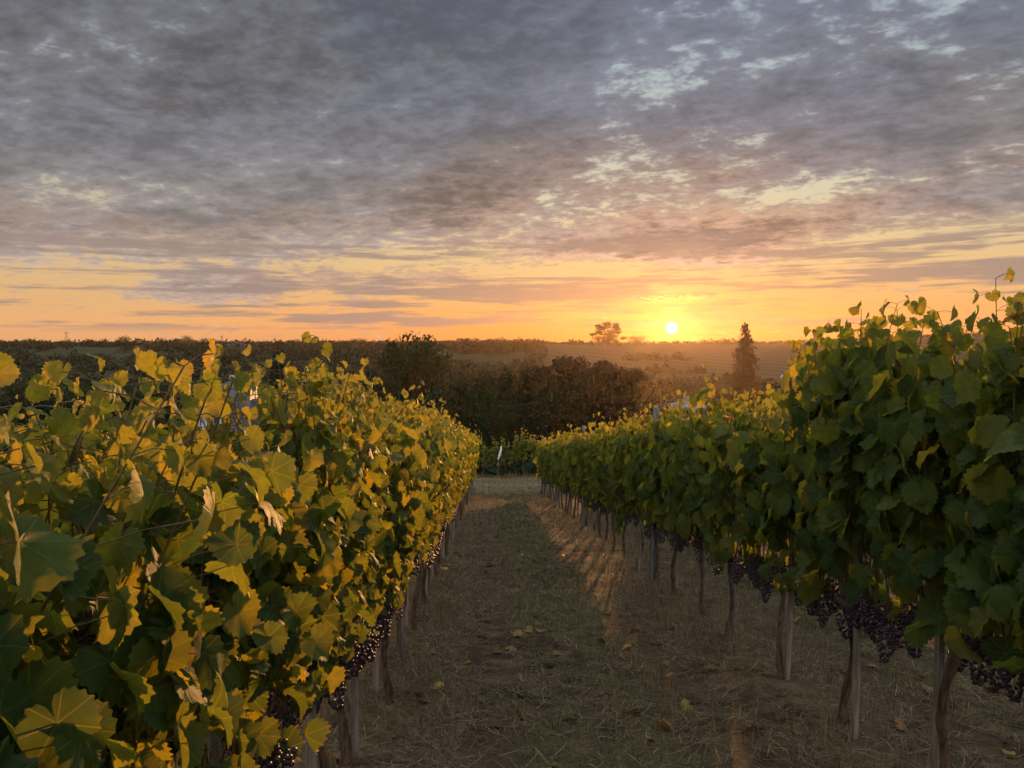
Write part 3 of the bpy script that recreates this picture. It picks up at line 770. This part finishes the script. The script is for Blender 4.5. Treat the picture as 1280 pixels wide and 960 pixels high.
def tree_proto(seed, kind, mat, nq=6500, big=1.0):
    """unit tree: height 1, crown width about 1 (scaled per tree)"""
    rg = np.random.default_rng(seed); root = empty('tree', (0, 0, 0)); tb, cb = MB(), MB()
    if kind == 'spruce':
        tube(tb, [(0, 0, -.05), (0, 0, .5), (0, 0, .97)], [.03, .018, .003], 6)
        P_, S_ = [], []
        lv = 30
        for q in range(lv):
            f = (q + .5) / lv; z0 = .06 + .93 * f; L = (.5 * (1 - f) ** .8 + .02) * rg.uniform(.78, 1.12)
            for b_ in range(int(5 + 7 * (1 - f))):
                a_ = rg.uniform(0, 6.28); l_ = L * rg.uniform(.6, 1.1)
                tube(tb, [(0, 0, z0), (l_ * math.cos(a_), l_ * math.sin(a_), z0 - .06 * l_)], [.005, .001], 3, cap=False)
                m_ = int(nq / (lv * 9) * (1.3 - f)) + 6
                r_ = np.sqrt(rg.random(m_)) * l_
                sp = rg.normal(0, .028, (m_, 3)) * (1, 1, .55)
                P_.append(np.c_[r_ * math.cos(a_), r_ * math.sin(a_), z0 - .16 * r_ + .25 * r_ ** 2] + sp); S_.append(rg.uniform(.013, .026, m_))
        quads(cb, np.concatenate(P_), np.concatenate(S_), rg)
    else:
        H0 = {'broad': .16, 'layered': .10, 'airy': .12, 'bush': .0}[kind]
        tube(tb, [(0, 0, -.06), (.01, 0, .2), (-.01, .01, .45), (.0, 0, .75)], [.035, .026, .018, .006], 7)
        nl = {'broad': 34, 'layered': 40, 'airy': 30, 'bush': 16}[kind]
        P_, S_, T_ = [], [], []
        for q in range(nl):
            f = (q + .5) / nl; z0 = H0 + (1 - H0) * (.08 + .86 * f) + rg.normal(0, .02)
            prof = {'broad': math.sin(math.pi * (.2 + f * .62)) ** .7, 'layered': (1 - f * .72) * 1.05, 'airy': math.sin(math.pi * (.22 + .7 * f)) ** .7, 'bush': math.sin(math.pi * (.35 + .62 * f)) ** .6}[kind]
            rad = .40 * prof * rg.uniform(.45, 1.08); a_ = q * 2.4 + rg.uniform(-.5, .5)
            c = np.array([rad * math.cos(a_), rad * math.sin(a_), min(z0, .93)])
            tube(tb, [(0, 0, max(.08, c[2] * .55)), c * (.55, .55, .82), c], [.011, .006, .002], 4, cap=False)
            rl = {'broad': .17, 'layered': .15, 'airy': .10, 'bush': .2}[kind] * rg.uniform(.7, 1.15)
            sq = {'broad': .72, 'layered': .34, 'airy': .9, 'bush': .8}[kind]
            m_ = int(nq / nl)
            d_ = rg.normal(0, 1, (m_, 3)); d_ /= np.linalg.norm(d_, axis=1)[:, None]
            rr = rl * (rg.random(m_) ** .42) * (1 + .25 * np.sin(d_[:, 0] * 7 + q) * np.sin(d_[:, 2] * 6 + q))
            P_.append(c + d_ * rr[:, None] * (1, 1, sq)); S_.append(rg.uniform(.013, .026, m_) * (.75 if kind == 'airy' else 1) * big)
            T_.append(np.clip(rg.normal(.25 + .5 * rg.random(), .16, m_), 0, 1))
        quads(cb, np.concatenate(P_), np.concatenate(S_), rg, tone=np.concatenate(T_))
    tb.build('trunk', M['treebark'], root); cb.build('crown', mat, root)
    return root
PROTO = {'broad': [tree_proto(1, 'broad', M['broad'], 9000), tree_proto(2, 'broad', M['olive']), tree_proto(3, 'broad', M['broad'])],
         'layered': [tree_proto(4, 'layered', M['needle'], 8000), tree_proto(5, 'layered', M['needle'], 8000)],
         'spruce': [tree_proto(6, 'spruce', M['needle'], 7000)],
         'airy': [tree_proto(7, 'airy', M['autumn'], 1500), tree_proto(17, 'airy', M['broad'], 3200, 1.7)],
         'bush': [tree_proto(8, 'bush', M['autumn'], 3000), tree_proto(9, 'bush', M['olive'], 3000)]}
took = []
def tree(px, d, py_top, wpx, kind, label, name, group=None, var=0, sink=0.0, cat='tree'):
    x, y = at(px, d); zb = gz(x, y) - sink
    H = z_at(py_top, d) - zb; W = wpx / 962.0 * d * (1.9 if kind == 'spruce' else 1.0)
    src = PROTO[kind][var % len(PROTO[kind])]
    if src in took: r = copy_tree(src, (x, y, zb), rng.uniform(0, 6.28), (W, W, H))
    else:
        took.append(src); r = src; r.location = (x, y, zb); r.rotation_euler = (0, 0, rng.uniform(0, 6.28)); r.scale = (W, W, H)
    r.name = name
    tag(r, label, cat, group)
    return r
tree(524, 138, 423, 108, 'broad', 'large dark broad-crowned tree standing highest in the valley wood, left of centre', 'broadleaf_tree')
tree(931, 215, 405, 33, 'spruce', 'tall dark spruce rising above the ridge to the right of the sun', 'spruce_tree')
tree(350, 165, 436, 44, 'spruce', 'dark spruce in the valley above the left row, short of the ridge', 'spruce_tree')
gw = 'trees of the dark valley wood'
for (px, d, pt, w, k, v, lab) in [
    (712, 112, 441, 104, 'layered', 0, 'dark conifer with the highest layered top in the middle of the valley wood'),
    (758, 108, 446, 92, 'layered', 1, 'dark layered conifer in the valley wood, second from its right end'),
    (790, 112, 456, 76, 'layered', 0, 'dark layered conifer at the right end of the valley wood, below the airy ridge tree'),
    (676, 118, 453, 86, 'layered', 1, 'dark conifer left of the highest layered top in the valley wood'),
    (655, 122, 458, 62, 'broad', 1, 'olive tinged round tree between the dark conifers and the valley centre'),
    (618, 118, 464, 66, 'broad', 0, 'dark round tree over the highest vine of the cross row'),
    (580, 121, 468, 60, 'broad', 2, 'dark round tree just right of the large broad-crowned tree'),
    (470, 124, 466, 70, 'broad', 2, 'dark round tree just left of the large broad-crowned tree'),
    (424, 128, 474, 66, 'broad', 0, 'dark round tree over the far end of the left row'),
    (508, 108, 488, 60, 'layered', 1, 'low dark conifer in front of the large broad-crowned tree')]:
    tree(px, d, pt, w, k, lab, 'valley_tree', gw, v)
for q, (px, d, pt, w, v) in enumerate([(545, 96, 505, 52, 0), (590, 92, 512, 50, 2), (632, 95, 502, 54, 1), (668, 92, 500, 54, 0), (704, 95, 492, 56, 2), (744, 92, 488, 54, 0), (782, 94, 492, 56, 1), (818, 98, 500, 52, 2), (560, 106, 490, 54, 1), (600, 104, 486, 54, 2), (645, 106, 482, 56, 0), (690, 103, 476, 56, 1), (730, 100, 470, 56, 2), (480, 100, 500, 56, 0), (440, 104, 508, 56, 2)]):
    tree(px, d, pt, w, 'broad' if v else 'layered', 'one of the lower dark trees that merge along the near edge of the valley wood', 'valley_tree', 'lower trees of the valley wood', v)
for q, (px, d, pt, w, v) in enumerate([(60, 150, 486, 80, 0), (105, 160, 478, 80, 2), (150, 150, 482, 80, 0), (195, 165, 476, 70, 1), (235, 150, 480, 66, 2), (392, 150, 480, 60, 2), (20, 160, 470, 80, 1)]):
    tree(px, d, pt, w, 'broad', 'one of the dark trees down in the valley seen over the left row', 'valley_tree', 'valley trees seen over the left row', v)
tree(828, 88, 462, 50, 'airy', 'thin reddish half bare tree below the sun beside the pale house', 'bare_tree', var=0)
tree(804, 92, 470, 40, 'airy', 'thin reddish bush at the right end of the dark valley wood', 'bare_tree', var=0)
tree(760, 700, 403, 56, 'airy', 'airy see-through tree group standing on the ridge left of the sun', 'ridge_tree', var=1)
tree(795, 700, 420, 32, 'bush', 'low round dark tree on the ridge between the airy tree and the sun', 'ridge_tree', var=1)
tree(157, 640, 421, 25, 'bush', 'lone round tree on the ridge between the pylon and the tree clump at left', 'ridge_tree', var=1)
for px, pt, w, v, lab in [(186, 427, 16, 0, 'smallest tree at the left end of the ridge clump left of the far house'), (205, 425, 17, 1, 'second tree from the left in the ridge clump'), (233, 420, 24, 0, 'tallest tree of the ridge clump left of the far house'), (256, 423, 24, 1, 'tree of the ridge clump closest to the far house'),
                     (992, 427, 12, 1, 'tiny tree on the ridge just right of the tall spruce'), (1040, 424, 12, 0, 'small round tree on the ridge left of the tall right vine'), (447, 423, 34, 1, 'brownish round tree breaking the ridge line left of centre')]:
    tree(px, 640, pt, w, 'bush', lab, 'ridge_tree', 'small trees along the ridge', v)
for px, d, pt, w, v in [(1008, 48, 470, 40, 0), (1040, 44, 456, 58, 0), (1072, 46, 448, 56, 0), (972, 60, 478, 36, 1), (1105, 52, 452, 60, 1)]:
    tree(px, d, pt, w, 'bush', {1008: 'small golden shrub at the left end of the shrubs behind the right row', 1040: 'golden shrub in the middle behind the right row', 1072: 'tallest golden shrub behind the right row', 972: 'small dark shrub low beside the tall spruce', 1105: 'green shrub hidden behind the tall right vine'}[px], 'shrub', 'shrubs behind the right row', v, cat='shrub')
# far woods on the opposite slope and along the ridge, one mass nobody could count
def scatter_wood(n, f, name, mat, label, per=34, seed=3):
    rg = np.random.default_rng(seed); P_, S_, T_ = [], [], []
    for q in range(n):
        x, y, w, h = f(rg)
        z = float(base_h(x, y)); t0 = rg.uniform(.1, .9)
        d_ = rg.normal(0, 1, (per, 3)); d_ /= np.linalg.norm(d_, axis=1)[:, None]; d_[:, 2] = np.abs(d_[:, 2])
        rr = rg.random(per) ** .35
        P_.append(np.array([x, y, z]) + d_ * rr[:, None] * (w, w, h)); S_.append(rg.uniform(.16, .34, per) * w); T_.append(np.clip(rg.normal(t0, .12, per), 0, 1))
    mb = MB(); quads(mb, np.concatenate(P_), np.concatenate(S_), rg, tone=np.concatenate(T_))
    return tag(mb.build(name, mat), label, 'wood', kind='stuff')
def f_slope(rg):
    while True:
        y = rg.uniform(290, 745); a = R(rg.uniform(-40, 36)); x = y * math.tan(a)
        if a > R(4) and y > 360 + rg.uniform(-20, 30) and vn(x / 55, y / 40) < .24: continue
        if abs(x + 84) < 42 and abs(y - 252) < 34: continue
        if vn(x / 60 + 9, y / 45) < -.14: continue
        s = rg.uniform(.55, 1.3)
        return x, y, 4.6 * s, 5.2 * s
scatter_wood(2600, f_slope, 'hillside_wood', M['wood_far'], 'brown green woods covering the far hillside under the ridge')
def f_ridge(rg):
    y = rg.uniform(742, 800); x = y * math.tan(R(rg.uniform(-42, 42))); s = rg.uniform(.5, 1.25)
    return x, y, 3.2 * s, 2.3 * s
scatter_wood(1500, f_ridge, 'ridge_wood', M['wood_far'], 'low jagged line of trees along the whole ridge against the sunset', per=20, seed=4)
def f_valley(rg):
    while True:
        y = rg.uniform(58, 290); a = R(rg.uniform(-44, 40)); x = y * math.tan(a)
        if abs(x + 84) < 46 and abs(y - 240) < 46: continue
        if abs(x - 9) < 6 and abs(y - 98) < 9: continue
        if abs(x + 27) < 8 and abs(y - 72) < 9: continue
        s = rg.uniform(.5, 1.3) * (.5 + min(y, 200) / 220)
        return x, y, 2.6 * s, 2.7 * s
scatter_wood(1700, f_valley, 'valley_thicket', M['broad'], 'dark thicket covering the valley floor between the trees', per=40, seed=5)
# ------------------------------------------------------------------ buildings
M['wall_w'] = simple('white_render', (.33, .34, .38), (.45, .46, .50), 1.5, .9, .1, .1, .01)
M['wall_b'] = simple('brown_render', (.20, .14, .10), (.28, .20, .14), 1.5, .9, .1, .1, .01)
M['roof_d'] = simple('dark_slate_roof', (.05, .052, .06), (.085, .088, .10), 4, .6, .3, .3, .02, stretch=(1, 1, 6))
M['wall_m'] = simple('mauve_render', (.20, .17, .18), (.28, .24, .25), 1.5, .9, .1, .1, .01)
M['roof_r'] = simple('pale_sheet_roof', (.17, .15, .17), (.24, .21, .23), 3, .5, .4, .2, .02)
M['glass'] = simple('window_glass', (.03, .035, .045), (.06, .07, .09), .8, .12, .6, .02, .005)
M['frame'] = simple('white_paint', (.50, .51, .55), (.62, .63, .66), 5, .6, .3, .05, .002)
def house(name, loc, rz, L, W, H, roof_h, wall, roof, rows_, label, chimney=True, balcony=False, over=.45):
    r = empty(name, loc, rz)
    m = MB(); box(m, (0, 0, H / 2 - 1), (L, W, H + 2)); wl = m.build('wall', wall, r, False)
    m = MB(); a, b = L / 2 + over, W / 2 + over; rl = max(.1, L / 2 - W / 2 + .2)
    V = [(-a, -b, H), (a, -b, H), (a, b, H), (-a, b, H), (-rl, 0, H + roof_h), (rl, 0, H + roof_h), (-a, -b, H - .18), (a, -b, H - .18), (a, b, H - .18), (-a, b, H - .18)]
    m.add(V, [(1, 2, 5), (3, 0, 4)], [(0, 1, 5, 4), (2, 3, 4, 5), (0, 6, 7, 1), (1, 7, 8, 2), (2, 8, 9, 3), (3, 9, 6, 0), (6, 9, 8, 7)])
    rf = m.build('roof', roof, r, False)
    if chimney: m = MB(); box(m, (rl * .4, .3, H + roof_h * .9), (.6, .6, 1.3)); m.build('chimney', wall, rf, False)
    nw = max(2, int(L / 2.4))
    for fl in range(rows_):
        zc = 1.5 + fl * 2.8
        if zc > H - .7: break
        for q in range(nw):
            xc = (q + .5) / nw * L - L / 2
            m = MB(); m_ = MB()
            for dx_, dz_, sx, sz in ((0, .66, 1.2, .1), (0, -.66, 1.3, .1), (-.55, 0, .1, 1.22), (.55, 0, .1, 1.22), (0, 0, .06, 1.22)): box(m, (xc + dx_, -W / 2 - .02, zc + dz_), (sx, .12, sz))
            w_ = m.build('window', M['frame'], r, False)
            box(m_, (xc, -W / 2 - .005, zc), (1.02, .04, 1.22)); m_.build('pane', M['glass'], w_, False)
    if balcony:
        m = MB(); zc = 2.9
        box(m, (0, -W / 2 - .75, zc - .12), (L * .8, 1.45, .18)); box(m, (0, -W / 2 - 1.42, zc + .98), (L * .8, .07, .07))
        for q in range(int(L * .8 / .16)): box(m, (-L * .4 + .08 + q * .16, -W / 2 - 1.42, zc + .45), (.035, .035, 1.0))
        for s in (-1, 0, 1): box(m, (s * L * .39, -W / 2 - 1.36, (zc + 2.4) / 2 + 1.0), (.16, .16, zc + 3.4))
        m.build('balcony', M['frame'], r, False)
    tag(r, label, 'house')
    return r
x, y = at(290, 74); house('country_house', (x, y, gz(x, y) + .3), -az_of(290), 6.4, 6.5, 8.2, 2.1, M['wall_w'], M['roof_d'], 3, 'white house with dark roof and balcony, glimpsed between the left vine leaves', balcony=True)
x, y = at(858, 100); house('valley_house', (x, y, gz(x, y)), -az_of(858) + .5, 5.0, 4.4, 10.6, .7, M['wall_m'], M['roof_r'], 4, 'pale house below the sun, only its upper floor above the right row', chimney=True)
x, y = at(296, 690); house('far_house', (x, y, gz(x, y) - .6), -az_of(296), 15, 11, 2.8, 3.0, M['wall_b'], M['roof_d'], 1, 'far brown house with hipped roof on the ridge at left', over=1.2)
# a small white tunnel greenhouse on the far slope
x, y = at(988, 430); r = empty('polytunnel', (x, y, gz(x, y) + .2), -az_of(988) + 1.2)
m = MB(); a_ = np.linspace(0, math.pi, 12); arc = np.c_[2.4 * np.cos(a_), 2.6 * np.sin(a_)]
V = np.concatenate([np.c_[arc[:, 0], np.full(12, s * 4.5), arc[:, 1] - .1] for s in (-1, 1)]); m.add(V, None, [(q, q + 1, 13 + q, 12 + q) for q in range(11)]); m.build('cover', M['wall_w'], r)
m = MB()
for s in (-1, 0, 1): tube(m, np.c_[arc[:, 0] * 1.02, np.full(12, s * 4.4), arc[:, 1] * 1.02 - .1], .06, 5)
m.build('hoops', M['steel'], r); tag(r, 'tiny white rounded polytunnel on the far slope right of the tall spruce', 'greenhouse')
def pylon(px, d, H, label, wide):
    x, y = at(px, d); r = empty('power_pylon', (x, y, gz(x, y)), -az_of(px)); m = MB()
    for s in (-1, 1):
        for t_ in (-1, 1): tube(m, [(s * wide, t_ * wide, 0), (s * wide * .12, t_ * wide * .12, H)], [.16, .10], 4)
    for q in range(6):
        z0 = H * q / 6; z1 = H * (q + 1) / 6; w0 = wide * (1 - .88 * q / 6); w1 = wide * (1 - .88 * (q + 1) / 6)
        tube(m, [(-w0, -w0, z0), (w1, -w1, z1)], .07, 3); tube(m, [(w0, w0, z0), (-w1, w1, z1)], .07, 3)
    m.build('lattice', M['pylon'], r); m = MB(); tube(m, [(-wide * .9, 0, H * .93), (wide * .9, 0, H * .93)], .12, 4); tube(m, [(-wide * .6, 0, H), (wide * .6, 0, H)], .1, 4); m.build('crossarm', M['pylon'], r)
    tag(r, label, 'pylon')
M['pylon'] = simple('dull_steel', (.06, .06, .06), (.10, .10, .10), 2, .7, .3, .05, .01)
pylon(84, 800, 12.5, 'thin lattice pylon on the ridge at the far left', 2.2)
pylon(278, 700, 9.5, 'slim pylon on the ridge just left of the far house', 1.3)
# ------------------------------------------------------------------ grass, straw and fallen leaves (nobody could count them)
def grass_mat(name, stops, tr=.3):
    m, gg = mat_new(name); a, b, r = sep(attr(gg)); col = r.ramp(stops)
    p = principled(gg, col, .7, .2); t = gg.new('ShaderNodeBsdfTranslucent'); gg.nt.links.new(scale_c(col, 1.3).s, t.inputs['Color'])
    mx = gg.new('ShaderNodeMixShader'); mx.inputs[0].default_value = tr
    gg.nt.links.new(p.outputs[0], mx.inputs[1]); gg.nt.links.new(t.outputs[0], mx.inputs[2]); out_surf(gg, mx.outputs[0]); return m
M['straw'] = grass_mat('straw', [(0, (.045, .032, .018)), (.5, (.125, .092, .052)), (1, (.34, .28, .17))], .15)
M['dry'] = grass_mat('dry_grass', [(0, (.062, .05, .022)), (.5, (.14, .11, .053)), (1, (.26, .21, .11))], .35)
M['green'] = grass_mat('green_grass', [(0, (.035, .055, .015)), (.5, (.07, .095, .028)), (1, (.14, .15, .05))], .35)
def in_density(x, y, rg, kind):
    ax = np.abs((x - (ROWX_L + ROWX_R) / 2 + 1.27) % 2.54 - 1.27)
    n_ = fbm(x * 1.3 + (31 if kind == 'green' else 0), y * 1.1, 3) + .5
    trk = 1 - .75 * np.exp(-((ax - .62) / .14) ** 2)
    if kind == 'green': p_ = np.clip(1.5 * np.exp(-(ax / .38) ** 2) * n_ * 1.2, 0, 1) + .05 * n_
    elif kind == 'straw': p_ = np.clip((.30 + .9 * np.exp(-((ax - .85) / .35) ** 2)) * n_ * 1.3, 0, 1)
    else: p_ = np.clip((.35 + .6 * (ax > .35)) * n_ * 1.1 + .4 * np.exp(-((ax - 1.1) / .2) ** 2) * (n_ > .5), 0, 1)
    return rg.random(len(x)) < p_ * trk
def blades(name, mat, kind, zones, label, seed):
    rg = np.random.default_rng(seed); mb = MB()
    for (x0, x1, y0, y1, dens, hs, wd) in zones:
        n = int((x1 - x0) * (y1 - y0) * dens); x = rg.uniform(x0, x1, n); y = y0 + (y1 - y0) * rg.random(n) ** 1.15
        if kind != 'path':
            k_ = in_density(x, y, rg, kind); x, y = x[k_], y[k_]
        n = len(x); z = ground_h(x, y); a = rg.uniform(0, 6.28, n); d_ = np.c_[np.cos(a), np.sin(a), np.zeros(n)]
        side = np.c_[-np.sin(a), np.cos(a), np.zeros(n)]; b0 = np.c_[x, y, z - .004]
        if kind == 'straw':
            L = rg.uniform(.05, .19, n) * hs; up = rg.uniform(-.02, .22, n) * L; w_ = rg.uniform(.6, 1.3, n) * wd
            m0 = b0 + d_ * (L * .5)[:, None] + np.c_[np.zeros(n), np.zeros(n), up * .75 + .008] + side * (rg.normal(0, .12, n) * L)[:, None]; e0 = b0 + d_ * L[:, None] + np.c_[np.zeros(n), np.zeros(n), up * .6 + .008]
            b0 = b0 + (0, 0, .010)
        else:
            L = rg.gamma(4, .25, n) * hs; lean = rg.uniform(.1, .9, n) * L; w_ = rg.uniform(.6, 1.3, n) * wd
            m0 = b0 + d_ * (lean * .35)[:, None] + np.c_[np.zeros(n), np.zeros(n), L * .6]; e0 = b0 + d_ * lean[:, None] + np.c_[np.zeros(n), np.zeros(n), L * .95]
        s_ = side * w_[:, None]
        V = np.stack([b0 - s_, b0 + s_, m0 + s_ * .8, m0 - s_ * .8, e0], 1).reshape(-1, 3)
        i_ = np.arange(n)[:, None] * 5
        A = np.zeros((n, 5, 3)); A[..., 2] = np.clip(rg.normal(.5, .24, n), 0, 1)[:, None]
        mb.add(V, i_ + np.array([[3, 2, 4]]), i_ + np.array([[0, 1, 2, 3]]), A)
    return tag(mb.build(name, mat), label, 'grass', kind='stuff')
blades('straw_litter', M['straw'], 'straw', [(-3, 5.2, 1.2, 8, 2600, 1.15, .0020), (-3, 6, 8, 15, 900, 1.3, .003), (-3, 7, 15, 28, 350, 1.6, .006)], 'pale dead straw lying over the vineyard soil', 21)
blades('dry_grass', M['dry'], 'dry', [(-3, 5.2, 1.2, 8, 1500, .080, .0016), (-3, 6, 8, 15, 700, .07, .0028), (-3, 7, 15, 28, 300, .08, .006)], 'dry brown grass standing in and beside the aisle', 22)
blades('green_grass', M['green'], 'green', [(-3, 5.2, 1.2, 8, 1500, .045, .0014), (-3, 6, 8, 15, 600, .05, .0028), (-3, 7, 15, 28, 250, .055, .006)], 'short green grass along the middle of the aisle', 23)
blades('path_grass', M['dry'], 'path', [(-9, 13, 28.5, 38.5, 170, .05, .009), (-9, 13, 38.6, 46, 90, .16, .012)], 'short pale grass on the cross path below the rows', 24)
rg_ = np.random.default_rng(77); n = 520
x = rg_.uniform(-1.4, 4.6, n); y = 1.6 + 14 * rg_.random(n) ** 1.4; z = ground_h(x, y) + .022
mb = MB(); add_leaves(mb, np.c_[x, y, z], np.c_[rg_.normal(0, .3, n), rg_.normal(0, .3, n), np.ones(n)], rg_.normal(0, 1, (n, 3)), rg_.uniform(.03, .06, n), 1, rg_.uniform(0, 1, n), rg_)
M['dead'] = leaf_material('fallen_leaf', True, [(0, (.06, .035, .018)), (.5, (.12, .07, .03)), (.85, (.20, .12, .05)), (.97, (.30, .22, .05)), (1, (.4, .3, .06))], .2, 1.2)
tag(mb.build('fallen_leaves', M['dead']), 'brown curled fallen vine leaves scattered over the ground', 'leaves', kind='stuff')
# spare prototypes that were never placed are removed
for r in list(scene.objects):
    if r.get('spare') or (r.parent is None and r.type == 'EMPTY' and 'category' not in r.keys()):
        for c_ in list(r.children): bpy.data.objects.remove(c_)
        bpy.data.objects.remove(r)
# ------------------------------------------------------------------ haze in the valley air
M['haze'] = bpy.data.materials.new('haze'); M['haze'].use_nodes = True; ht = M['haze'].node_tree; ht.nodes.clear()
pv = ht.nodes.new('ShaderNodeVolumePrincipled'); pv.inputs['Color'].default_value = (1.0, .74, .52, 1); pv.inputs['Density'].default_value = HAZE; pv.inputs['Anisotropy'].default_value = .80
ho = ht.nodes.new('ShaderNodeOutputMaterial'); ht.links.new(pv.outputs[0], ho.inputs['Volume'])
mb = MB(); box(mb, (0, (gy[0] + gy[-1]) / 2, 2), (gx[-1] - gx[0] + 4, gy[-1] - gy[0] + 4, 78)); tag(mb.build('haze', M['haze'], None, False), 'thin warm evening haze filling the valley', 'haze', kind='stuff')
